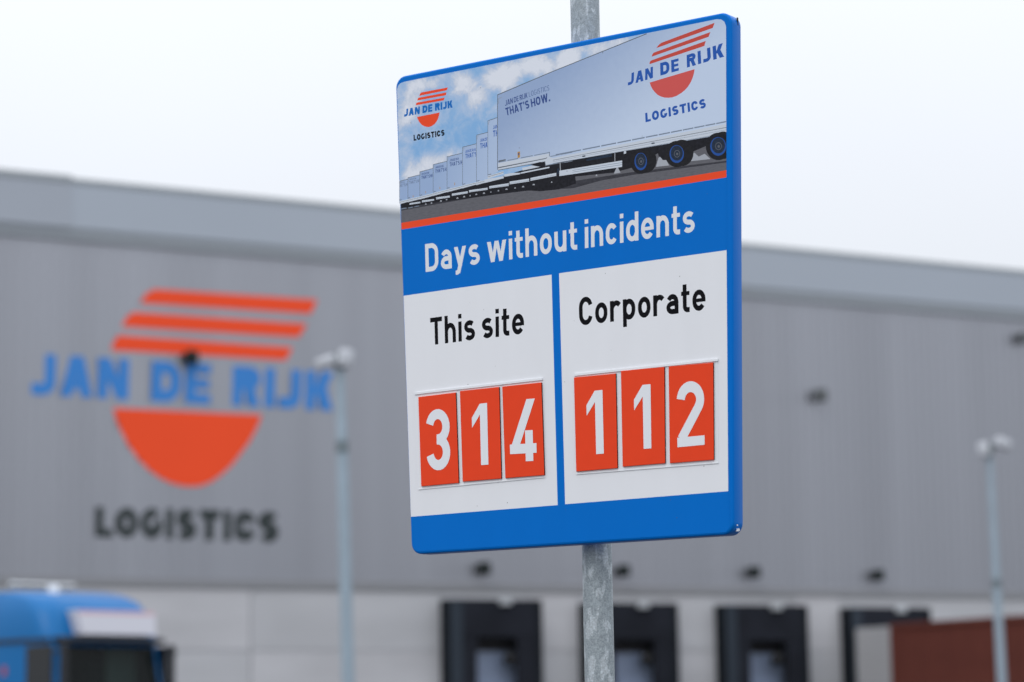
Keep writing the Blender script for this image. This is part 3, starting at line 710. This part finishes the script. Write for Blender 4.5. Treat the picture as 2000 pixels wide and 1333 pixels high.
def grad_print(name, cA, pA, cB, pB, var=.03):
    m = bpy.data.materials.new(name); m.use_nodes = True; t = m.node_tree; b = t.nodes['Principled BSDF']; b.inputs['Roughness'].default_value = PRR; b.inputs['Specular IOR Level'].default_value = .13
    co = t.nodes.new('ShaderNodeTexCoord'); A = sp(*pA); B = sp(*pB); d = B - A
    su = t.nodes.new('ShaderNodeVectorMath'); su.operation = 'SUBTRACT'; su.inputs[1].default_value = (A.x, A.y, 0); t.links.new(co.outputs['Object'], su.inputs[0])
    dt = t.nodes.new('ShaderNodeVectorMath'); dt.operation = 'DOT_PRODUCT'; dt.inputs[1].default_value = (d.x / d.length_squared, d.y / d.length_squared, 0); t.links.new(su.outputs[0], dt.inputs[0])
    na = t.nodes.new('ShaderNodeTexNoise'); na.inputs['Scale'].default_value = 60; na.inputs['Detail'].default_value = 6; t.links.new(co.outputs['Object'], na.inputs[0])
    ma = t.nodes.new('ShaderNodeMath'); ma.operation = 'MULTIPLY_ADD'; ma.inputs[1].default_value = var * 6; t.links.new(na.outputs[0], ma.inputs[0]); t.links.new(dt.outputs['Value'], ma.inputs[2])
    cl = t.nodes.new('ShaderNodeMapRange'); t.links.new(ma.outputs[0], cl.inputs[0]); cl.inputs[1].default_value = var * 3; cl.inputs[2].default_value = 1 + var * 3
    mx = t.nodes.new('ShaderNodeMix'); mx.data_type = 'RGBA'; mx.inputs[6].default_value = (*[v * 1.08 for v in lin(cA)], 1); mx.inputs[7].default_value = (*[v * 1.08 for v in lin(cB)], 1)
    t.links.new(cl.outputs[0], mx.inputs[0]); t.links.new(mx.outputs[2], b.inputs['Base Color'])
    return m
p_sky = sky_print()
p_tr = grad_print('print_trailer', (148, 168, 200), (1100, 130), (192, 206, 226), (1200, 290))
p_tr2 = grad_print('print_trailer_row', (150, 172, 205), (860, 300), (172, 190, 216), (960, 330))
# picture: sky to the very edge of the face, upper corners rounded
Gp = 'picture_print'
fr_top = lambda x: 95.7 + (103 - 95.7) * (1120 - x) / 40 if False else 160.4 - (160.4 - 37.8) * (x - 789) / (1401 - 789)
pic = [(783.9, 437), (775.6, 176), (777.5, 168.5), (782, 163.3), (790, 160.2), (1400, 38.0), (1409, 38.6), (1415, 43), (1418.3, 52), (1418.8, 334.5)]
pr(Gp, p_sky, pic)
# road and the dark strip under the trailers
yo = lambda x: 435.9 - (435.9 - 333) * (x - 784.3) / (1418.8 - 784.3)
pr(Gp, p_road, [(783.5, 408), c3(1000, 760), (1080, 345), (1240, 310), (1418.8, 262), (1418.8, 335), (783.9, 437)])
pr(Gp, p_roadd, [(783.5, 412), c3(1000, 800), c3(1500, 740), c3(2000, 712), c4(500, 700), c4(840, 640), c4(1783, 515), c4(1783, 498), c4(830, 612), c3(1900, 650), c3(1000, 770), (783.4, 405)])
pr(Gp, p_under, [c3(128, 860), c3(128, 935), c3(350, 890), c3(800, 830), c3(1200, 775), c3(1500, 735), c3(1640, 745), c3(1840, 725), c4(240, 730), c4(230, 660), c4(620, 620), c4(850, 560), c4(1080, 420), c4(1110, 545), c4(1400, 420), c4(1783, 260), c4(1783, 200), c4(0, 500), c3(1500, 500), c3(1100, 620), c3(600, 740)])
# light gaps seen under the chassis
for q in ([(1085, 470), (1100, 455), (1130, 490), (1165, 490), (1195, 545), (1060, 560)], [(1390, 470), (1425, 425), (1455, 415), (1500, 455), (1560, 425), (1620, 480), (1385, 505)], [(655, 565), (668, 565), (695, 620), (628, 630)], [(448, 635), (460, 655), (438, 655)]):
    pr(Gp, p_gap, [c4(*p) for p in q])
for (x, y, r) in ((1570, 672, 14), (1765, 645, 8), (1455, 695, 14), (1368, 708, 9), (1275, 722, 14), (1187, 738, 8), (1105, 752, 6), (1030, 765, 13), (947, 778, 12), (880, 792, 6), (815, 803, 12), (742, 818, 12), (625, 835, 8), (563, 850, 12), (460, 872, 9), (400, 884, 9)):
    pr(Gp, p_gap, [c3(x - r, y + 8), c3(x + r, y + 6), c3(x + r * .5, y - 8), c3(x - r * .5, y - 6)])
for q in ([(130, 930), (190, 922), (190, 932), (130, 942)], [(210, 922), (258, 912), (258, 922), (210, 932)], [(275, 910), (325, 900), (325, 908), (275, 918)]):
    pr(Gp, p_dash, [c3(*p) for p in q])
# chain of trailers, farthest first: left x, right x, top-left y, top-right y, bottom-left y, bottom-right y (crop 3 pixels)
rows = [(112, 203, 637, 611, 852, 828), (203, 332, 598, 566, 830, 800), (332, 477, 534, 496, 800, 762), (477, 628, 455, 418, 762, 720), (628, 795, 370, 330, 722, 680), (795, 947, 266, 228, 680, 640), (947, 1070, 136, 104, 645, 610), (1070, 1182, -20, -58, 575, 540)]
for k, (x0, x1, t0, t1, b0, b1) in enumerate(rows):
    pr(Gp, p_rail, [c3(x0, b0 + 2), c3(x1 + 60, b1 - 12), c3(x1 + 60, b1 + 16), c3(x0, b0 + 34)])
    pr(Gp, p_gline, [c3(x0, b0 + 12), c3(x1 + 60, b1 - 2), c3(x1 + 60, b1 + 2), c3(x0, b0 + 16)])
    pr(Gp, p_tr2, [c3(x0, t0), c3(x1, t1), c3(x1, b1 - 6), c3(x0, b0 + 4)])
    pr(Gp, p_gline, [c3(x0, t0 - 2), c3(x1, t1 - 2), c3(x1, t1 + 4), c3(x0 + 4, t0 + 4), c3(x0 + 4, b0), c3(x0, b0)])
    pr(Gp, p_corner, [c3(x0 + 8, t0 + 12), c3(x0 + 26, t0 + 8), c3(x0 + 26, t0 + 12), c3(x0 + 12, t0 + 16), c3(x0 + 12, t0 + 44), c3(x0 + 8, t0 + 44)])
    sc_ = {0: .42, 1: .45, 2: .50, 3: .54, 4: .60, 5: .68, 6: .80, 7: .93}[k]
    bx = {0: 100, 1: 220, 2: 352, 3: 502, 4: 658, 5: 828, 6: 988, 7: 1128}[k]; by = {0: 705, 1: 668, 2: 615, 3: 548, 4: 477, 5: 390, 6: 283, 7: 155}[k]
    Ht = 72 * sc_; WT = 318 * sc_ * 1.02; WJ = 158 * sc_ * 1.1
    sl_ = -.20
    H_ = lambda u0, u1, v0, v1: [c3(bx + u0, by + sl_ * u0 - v0), c3(bx + u1, by + sl_ * u1 - v0), c3(bx + u1, by + sl_ * u1 - v1), c3(bx + u0, by + sl_ * u0 - v1)]
    mask = x1 - 3
    word = "THAT'S HOW."
    g_ = text_px(word, H_(0, WT, 0, Ht), .18, .13, .32) + text_px('JAN DE RIJK', H_(0, WT * .52, Ht * 1.25, Ht * 1.85), .17, .13, .32)
    for c, gg in g_:
        for q in gg:
            if min(p[0] for p in q) < c3(x0, 0)[0] or min(p[0] for p in q) > c3(mask, 0)[0] or min(p[0] for p in q) < 779.5: continue
            PR_.append((Gp, p_tblue if k > 4 else p_faint if k < 2 else p_navy, [tuple(sp(min(p[0], c3(mask, 0)[0]), p[1]) * 1000) for p in q]))
    pr(Gp, p_gline, [c3(x0 + 6, b0 - 14), c3(x0 + 30 * sc_ + 12, b0 - 20), c3(x0 + 30 * sc_ + 12, b0 - 13), c3(x0 + 6, b0 - 7)])
# side guards of the row
for q in ([(1535, 600), (1815, 545), (1815, 577), (1535, 632)], [(1308, 640), (1520, 607), (1520, 638), (1308, 670)], [(1088, 690), (1300, 657), (1300, 686), (1088, 715)], [(868, 734), (1070, 706), (1070, 728), (868, 756)], [(682, 772), (855, 744), (855, 766), (682, 795)], [(510, 812), (660, 792), (660, 812), (510, 833)], [(358, 845), (490, 828), (490, 845), (358, 866)], [(222, 874), (340, 858), (340, 874), (222, 892)]):
    pr(Gp, p_rail, [c3(*p) for p in q]); a, b_, c_, d = q
    pr(Gp, p_gline, [c3(a[0], a[1] * .4 + d[1] * .6), c3(b_[0], b_[1] * .4 + c_[1] * .6), c3(b_[0], b_[1] * .32 + c_[1] * .68), c3(a[0], a[1] * .32 + d[1] * .68)])
for q in ([(1250, 562), (1340, 545), (1430, 545), (1420, 560), (1250, 588)], [(1445, 490), (1640, 445), (1690, 470), (1450, 520)], [(1035, 618), (1245, 580), (1245, 604), (1035, 656)], [(815, 690), (970, 655), (970, 668), (815, 700)], [(1430, 540), (1740, 478), (1740, 492), (1430, 555)]):
    pr(Gp, p_rail, [c3(*p) for p in q])
# big trailer in front
pr(Gp, p_tr, [(972, 332), (972, 185.8), (1080, 140), (1262.5, 66.4), (1400, 38.2), (1409, 38.8), (1415, 43.2), (1418.3, 52), (1418.8, 262), c4(0, 525), c3(1995, 420), c3(1700, 465), c3(1700, 425), c3(1183, 515)])
pr(Gp, p_gline, [(971.4, 332), (971.4, 185.2), (1080, 139.2), (1262.5, 65.8), (1264, 67), (1080, 140.8), (972.6, 186.5), (972.6, 332)])
pr(Gp, p_corner, [c1(1096, 885), c1(1130, 870), c1(1130, 876), c1(1101, 890), c1(1101, 940), c1(1096, 940)])
pr(Gp, p_gline, [(1177, 101), (1178, 100.6), (1178, 104.5), (1177, 105)])
pr(Gp, p_rail, [c3(1183, 440), c3(1735, 335), c3(1740, 372), c4(0, 470), c4(1783, 118), c4(1783, 212), c4(0, 522), c3(1700, 462), c3(1695, 420), c3(1183, 512)])
ramp_ln = lambda y0, y1, th: [c4(0, y0), c4(1783, y1), c4(1783, y1 + th), c4(0, y0 + th * .7)]
pr(Gp, p_gline, ramp_ln(490, 152, 6)); pr(Gp, p_dash, ramp_ln(506, 178, 3)); pr(Gp, p_gline, ramp_ln(524, 212, 5))
for a in range(12):                                                                     # reflective dashes
    u0, u1 = (a + .04) / 12, (a + .96) / 12; wv = lambda u: u ** .72
    X0, X1 = wv(u0) * 1783, wv(u1) * 1783; yy = lambda x: 436 - x * (436 - 88) / 1783
    pr(Gp, p_dash, [c4(X0, yy(X0)), c4(X1, yy(X1)), c4(X1, yy(X1) + 13), c4(X0, yy(X0) + 13)])
for (xa, xb) in ((1190, 1270), (1285, 1400), (1430, 1560), (1575, 1740), (1750, 1850), (1860, 1990)):
    f_ = lambda x: 425 - (x - 1190) * .192 + (0 if x < 1745 else 46)
    pr(Gp, p_dash, [c3(xa, f_(xa)), c3(xb, f_(xb)), c3(xb, f_(xb) + 9), c3(xa, f_(xa) + 9)])
pr(Gp, p_gline, [c3(1738, 318), c3(1744, 317), c3(1744, 366), c3(1738, 368)])
pr(Gp, p_gline, [c3(1183, 484), c3(1700, 385), c3(1715, 375), c3(1715, 384), c3(1700, 394), c3(1183, 496)])
pr(Gp, p_gline, [c3(1183, 512), c3(1695, 420), c3(1700, 462), c3(1995, 410), c3(1995, 416), c3(1692, 472), c3(1688, 428), c3(1183, 520)])
pr(Gp, p_under, [c3(1480, 478), c3(1630, 428), c3(1690, 428), c3(1695, 470), c3(1640, 480), c3(1540, 462)])
pr(Gp, p_yel, [c3(1395, 318), c3(1421, 312), c3(1421, 378), c3(1395, 386)]); pr(Gp, p_navy, [c3(1402, 330), c3(1414, 326), c3(1414, 350), c3(1402, 356)])
pr(Gp, p_gline, [c3(1187, 412), c3(1265, 396), c3(1265, 408), c3(1187, 430)])
for q in ((712, 650, 680), (552, 698, 722), (397, 745, 765), (262, 790, 808)): pr(Gp, p_yel, [c3(q[0] - 3, q[1]), c3(q[0] + 3, q[1]), c3(q[0] + 3, q[2]), c3(q[0] - 3, q[2])])
for (x, y) in ((318, 450), (1030, 317)): pr(Gp, p_hub, [c4(x - 16, y - 4), c4(x + 16, y - 9), c4(x + 16, y + 5), c4(x - 16, y + 9)])
pr(Gp, p_rail, [c4(730, 400), c4(753, 396), c4(753, 424), c4(730, 428)])
# landing gear, tank, side guard
pr(Gp, p_hub, [c4(345, 480), c4(605, 425), c4(605, 455), c4(345, 500)])
pr(Gp, p_gap, [c4(70, 515), c4(78, 513), c4(82, 600), c4(74, 602)]); pr(Gp, p_gap, [c4(634, 418), c4(641, 416), c4(641, 502), c4(634, 504)])
pr(Gp, p_rail, [c4(66, 600), c4(712, 494), c4(712, 560), c4(66, 655)])
for f0 in (.30, .62):
    pr(Gp, p_dash, [c4(66, 600 + 55 * f0), c4(712, 494 + 66 * f0), c4(712, 494 + 66 * (f0 + .07)), c4(66, 600 + 55 * (f0 + .07))])
pr(Gp, p_rail, [c3(1990, 505), c3(1850, 527), c3(1850, 578), c3(1990, 560)]); pr(Gp, p_hub, [c3(1822, 500), c3(1845, 497), c3(1845, 560), c3(1822, 562)])
ell = lambda cx, cy, rx, ry, n=26: [c4(cx + rx * math.cos(2 * math.pi * i / n), cy + ry * math.sin(2 * math.pi * i / n)) for i in range(n)]
def ellc(cx, cy, rx, ry, n=26): return [(min(p[0], 1418.8), p[1]) for p in ell(cx, cy, rx, ry, n)]
for (cx, cy, rx, ry, trx, try_) in ((903, 505, 64, 90, 108, 128), (1273, 428, 74, 92, 118, 136), (1700, 350, 82, 96, 128, 142)):
    E = ellc if cx > 1500 else ell
    pr(Gp, p_tyre, E(cx + 55, cy - 12, trx, try_)); pr(Gp, p_tyre, E(cx, cy, trx, try_))
    pr(Gp, p_rim, E(cx, cy, rx, ry)); pr(Gp, p_hub, E(cx + 1, cy - 10, rx * .86, ry * .82))
    pr(Gp, p_bolt, E(cx + 3, cy - 4, rx * .42, ry * .42, 16)); pr(Gp, p_hub, E(cx + 3, cy - 4, rx * .36, ry * .36, 16)); pr(Gp, p_bolt, E(cx + 5, cy, rx * .16, ry * .16, 10))
pr(Gp, p_under, [c4(740, 425), c4(860, 400), c4(1783, 222), c4(1783, 300), c4(1560, 310), c4(1400, 350), c4(1350, 335), c4(1200, 350), c4(1060, 400), c4(960, 390), c4(800, 430), c4(760, 560), c4(715, 560), c4(712, 480)])
for k in range(3):
    cx, cy, rx, ry = ((903, 505, 64, 90), (1273, 428, 74, 92), (1700, 350, 82, 96))[k]; E = ellc if cx > 1500 else ell
    pr(Gp, p_rim, E(cx, cy, rx, ry)); pr(Gp, p_hub, E(cx + 1, cy - 9, rx * .84, ry * .84)); pr(Gp, p_bolt, E(cx + 3, cy - 2, rx * .42, ry * .42, 16)); pr(Gp, p_hub, E(cx + 3, cy - 2, rx * .34, ry * .34, 16)); pr(Gp, p_bolt, E(cx + 5, cy, rx * .16, ry * .16, 10))
# writing on the big trailer
prt(Gp, p_navy, 'JAN DE RIJK', [c1(1163, 962), c1(1388, 878), c1(1385, 826), c1(1160, 906)], .17, .12, .34)
prt(Gp, p_navy, 'LOGISTICS', [c1(1403, 870), c1(1605, 803), c1(1603, 752), c1(1400, 820)], .085, .17, .3)
prt(Gp, p_navy, "THAT'S HOW.", [c1(1175, 1060), c1(1616, 912), c1(1606, 826), c1(1163, 984)], .20, .11, .32)
pr(Gp, p_orl, [c2(1005, 402), c2(1503, 215), c2(1487, 262), c2(962, 450), c2(980, 424)])
pr(Gp, p_orl, [c2(938, 492), c2(1465, 300), c2(1448, 345), c2(918, 530), c2(926, 506)])
pr(Gp, p_orl, [c2(910, 566), c2(1422, 383), c2(1408, 430), c2(898, 600), c2(901, 580)])
pr(Gp, pm('print_disc_muted', (.66, .10, .09)), [c2(*p) for p in ((900, 770), (910, 800), (925, 830), (948, 860), (975, 885), (1005, 901), (1040, 910), (1075, 912), (1110, 908), (1150, 894), (1190, 870), (1225, 843), (1255, 810), (1282, 768), (1300, 725), (1312, 683), (1318, 645))])
prt(Gp, p_tblue, 'JAN', [c2(697, 798), c2(930, 727), c2(930, 622), c2(702, 690)], .26, .17)
prt(Gp, p_tblue, 'DE', [c2(1000, 706), c2(1172, 658), c2(1168, 545), c2(997, 588)], .26, .17)
prt(Gp, p_tblue, 'RIJK', [c2(1247, 632), c2(1592, 530), c2(1582, 402), c2(1243, 515)], .26, .17)
prt(Gp, p_tblue, 'LOGISTICS', [c2(862, 1140), c2(1425, 1004), c2(1416, 918), c2(858, 1054)], .26, .16)
# small logo at the left
Gl = 'logo_print'
p_bl2 = p_black
pr(Gl, p_or, [c1(325, 826), c1(590, 776), c1(580, 804), c1(303, 860), c1(312, 838)])
pr(Gl, p_or, [c1(294, 880), c1(576, 825), c1(568, 855), c1(283, 907), c1(288, 888)])
pr(Gl, p_or, [c1(278, 928), c1(558, 877), c1(548, 905), c1(269, 955), c1(272, 938)])
pr(Gl, p_or, [c1(*p) for p in ((280, 1072), (289, 1095), (300, 1117), (314, 1136), (330, 1152), (351, 1164), (375, 1172), (398, 1172), (420, 1167), (441, 1155), (460, 1139), (476, 1118), (490, 1094), (500, 1062), (508, 1026))])
prt(Gl, p_lblue, 'JAN DE RIJK', [c1(150, 1070), c1(638, 978), c1(634, 904), c1(154, 994)], .30, .12, .44)
prt(Gl, p_bl2, 'LOGISTICS', [c1(247, 1311), c1(557, 1258), c1(555, 1197), c1(245, 1252)], .27, .12)
# orange line, blue band, columns
Gb = 'band_print'
pr(Gb, p_blue, [(784.3, 448), (1418.8, 346), (1422.8, 960.5), (1426, 1030), (1418, 1040), (815, 1077.5), (807, 1070), (802.8, 1009.8)])
pr('orange_stripe', p_or, [(783.9, 435.9), (1418.8, 333), (1418.9, 346.8), (784.3, 448.8)])
Gw = 'column_print'
pr(Gw, p_white, [(788.5, 578.3), (1077.5, 537), (1089.4, 987), (802.8, 1009.8)])
pr(Gw, p_white, [(1092.2, 534.3), (1419.3, 489.1), (1422.6, 959.8), (1104, 985.3)])
prt('title_lettering', p_title, 'Days without incidents', [c5(152, 388), c5(1697, 157), c5(1697, -12), c5(148, 228)], .166, .128, .37)
prt('left_column_lettering', p_black, 'This site', [c5(181, 808), c5(717, 742), c5(717, 578), c5(177, 652)], .178, .13, .36)
prt('right_column_lettering', p_black, 'Corporate', [c5(1034, 697), c5(1760, 606), c5(1758, 438), c5(1031, 535)], .18, .125, .36)
vo, fo, of = union([p for _, _, p in PR_], 1e-3)
groups = {}
for f, k in zip(fo, of):
    if k < 0: continue
    gname, m, _ = PR_[k]; groups.setdefault(gname, []).append((f, m))
for gname, L in groups.items():
    idx = {}; V = []; Fs = []; ml = []; mi = []
    for f, m in L:
        ff = []
        for i in f:
            if i not in idx: idx[i] = len(V); V.append((vo[i].x / 1000, vo[i].y / 1000, .0005))
            ff.append(idx[i])
        Fs.append(ff)
        if m not in ml: ml.append(m)
        mi.append(ml.index(m))
    mk(gname, V, Fs, ml, sign, SM, mi)
print('print cells', len(fo))

# ---- number cards in their holders
m_card = mat('card_orange', (.82, .058, .014), .38, spec=.15, var=.02, vscale=30, bump=.1, bscale=400)
m_edge = mat('card_edge', (.012, .008, .008), .7, spec=.1)
m_num = mat('card_numeral_white', (.78, .80, .83), .38, spec=.15)
m_hold = mat('holder_white', (.80, .82, .845), .3, spec=.2)
cards = [('3', [(108, 282), (323, 256), (340, 775), (125, 795)], [(157, 706), (295, 700), (287, 347), (152, 356)], 0),
         ('1', [(347, 248), (572, 224), (585, 750), (363, 768)], [(423, 677), (512, 670), (504, 316), (415, 326)], 0),
         ('4', [(590, 222), (815, 198), (832, 730), (608, 748)], [(638, 656), (790, 648), (782, 290), (628, 302)], 0),
         ('1', [(1002, 170), (1242, 147), (1252, 690), (1015, 710)], [(1082, 614), (1175, 607), (1167, 241), (1073, 251)], 0),
         ('1', [(1272, 132), (1521, 110), (1526, 662), (1282, 682)], [(1354, 584), (1448, 577), (1443, 208), (1346, 217)], 0),
         ('2', [(1546, 107), (1802, 84), (1806, 642), (1553, 662)], [(1598, 571), (1754, 556), (1750, 186), (1592, 197)], 0)]
names = {'3': 'orange card with numeral three', '4': 'orange card with numeral four', '2': 'orange card with numeral two', '1': 'orange card with numeral one'}
ZC = .0058
for c, q, tq, _ in cards:
    P = [sp(*c6(*p), z=ZC) for p in q]
    card = MB()
    V = [(p.x, p.y, .0012) for p in P] + [(p.x, p.y, ZC - .0006) for p in P]
    ctr = sum(P, Vector((0, 0))) / 4
    V += [(p.x + (.0006 if p.x < ctr.x else -.0006), p.y + (.0006 if p.y < ctr.y else -.0006), ZC) for p in P]
    # order TL TR BR BL
    Fs = [(0, 1, 2, 3)] + [(i, 4 + i, 4 + (i + 1) % 4, (i + 1) % 4) for i in range(4)] + [(4 + i, 8 + i, 8 + (i + 1) % 4, 4 + (i + 1) % 4) for i in range(4)] + [(11, 10, 9, 8)]
    co_ = mk('number_card', V, Fs, [m_card, m_edge], sign, SM, [0] + [0, 1, 0, 0] + [0] * 5, label=names[c])
    g = text_px(c, [c6(*p) for p in tq], .165)
    pts = [[tuple(sp(p[0], p[1], z=ZC) * 1000) for p in pol] for _, gg in g for pol in gg]
    v2, f2, _ = union(pts, 1e-3)
    mk('numeral', [(v.x / 1000, v.y / 1000, ZC + .0004) for v in v2], f2, m_num, co_, SM)
def bar(a, b, th, z0, z1, name, m):
    A, B = sp(*a, z=z1), sp(*b, z=z1); d = (B - A).normalized(); nrm = Vector((-d.y, d.x)) * th / 2
    P = [A - nrm, B - nrm, B + nrm, A + nrm]
    MB().prism([(p.x, p.y, z0) for p in P], (0, 0, 1), z1 - z0).build(name, m, sign, SM)
for (tl, tr_, br_, bl) in (((88, 262), (820, 178), (836, 742), (108, 812)), ((1003, 155), (1829, 68), (1833, 660), (1016, 725))):
    P = [sp(*c6(*p), z=.0011) for p in (bl, br_, tr_, tl)]
    MB().prism([(p.x, p.y, .0007) for p in P], (0, 0, 1), .0004).build('card_holder', m_hold, sign, SM)
    bar(c6(*tl), c6(*tr_), .0055, .0012, .0042, 'holder_rail', m_hold)
    bar(c6(*bl), c6(*br_), .0022, .0012, .0022, 'holder_rail', m_hold)
# bare metal where the paint has chipped off the lower right corner, and a nick in one card
for (x, y, r_, z_) in ((1441, 1026, .0016, -.020), (1444, 1035, .0028, -.026), (1438, 1037, .0018, -.022)):
    p = sp(x, y, z_); xe = BC[2].x
    MB().box((BC[2].x - .004, p.y - r_, z_ - r_), (BC[2].x + .0007, p.y + r_, z_ + r_ * 1.6)).build('paint_chip', mat('chip_white', (.8, .82, .82), .4), brd, SM)
# dirt flecks
rd_ = random.Random(3); V = []; Fs = []
for _ in range(46):
    x = rd_.uniform(800, 1410); y = rd_.uniform(110, 1020); p = sp(x, y); r = rd_.uniform(.0006, .0015)
    if not (170 < y): continue
    n0 = len(V); V += [(p.x + r * rd_.uniform(.5, 1.2) * math.cos(a), p.y + r * rd_.uniform(.5, 1.2) * math.sin(a), .0009) for a in (0, 1.2, 2.5, 3.8, 5)]
    Fs.append(tuple(range(n0, n0 + 5)))
mk('dirt_specks', V, Fs, mat('dirt', (.10, .09, .08), .9), sign, SM, kind='stuff')
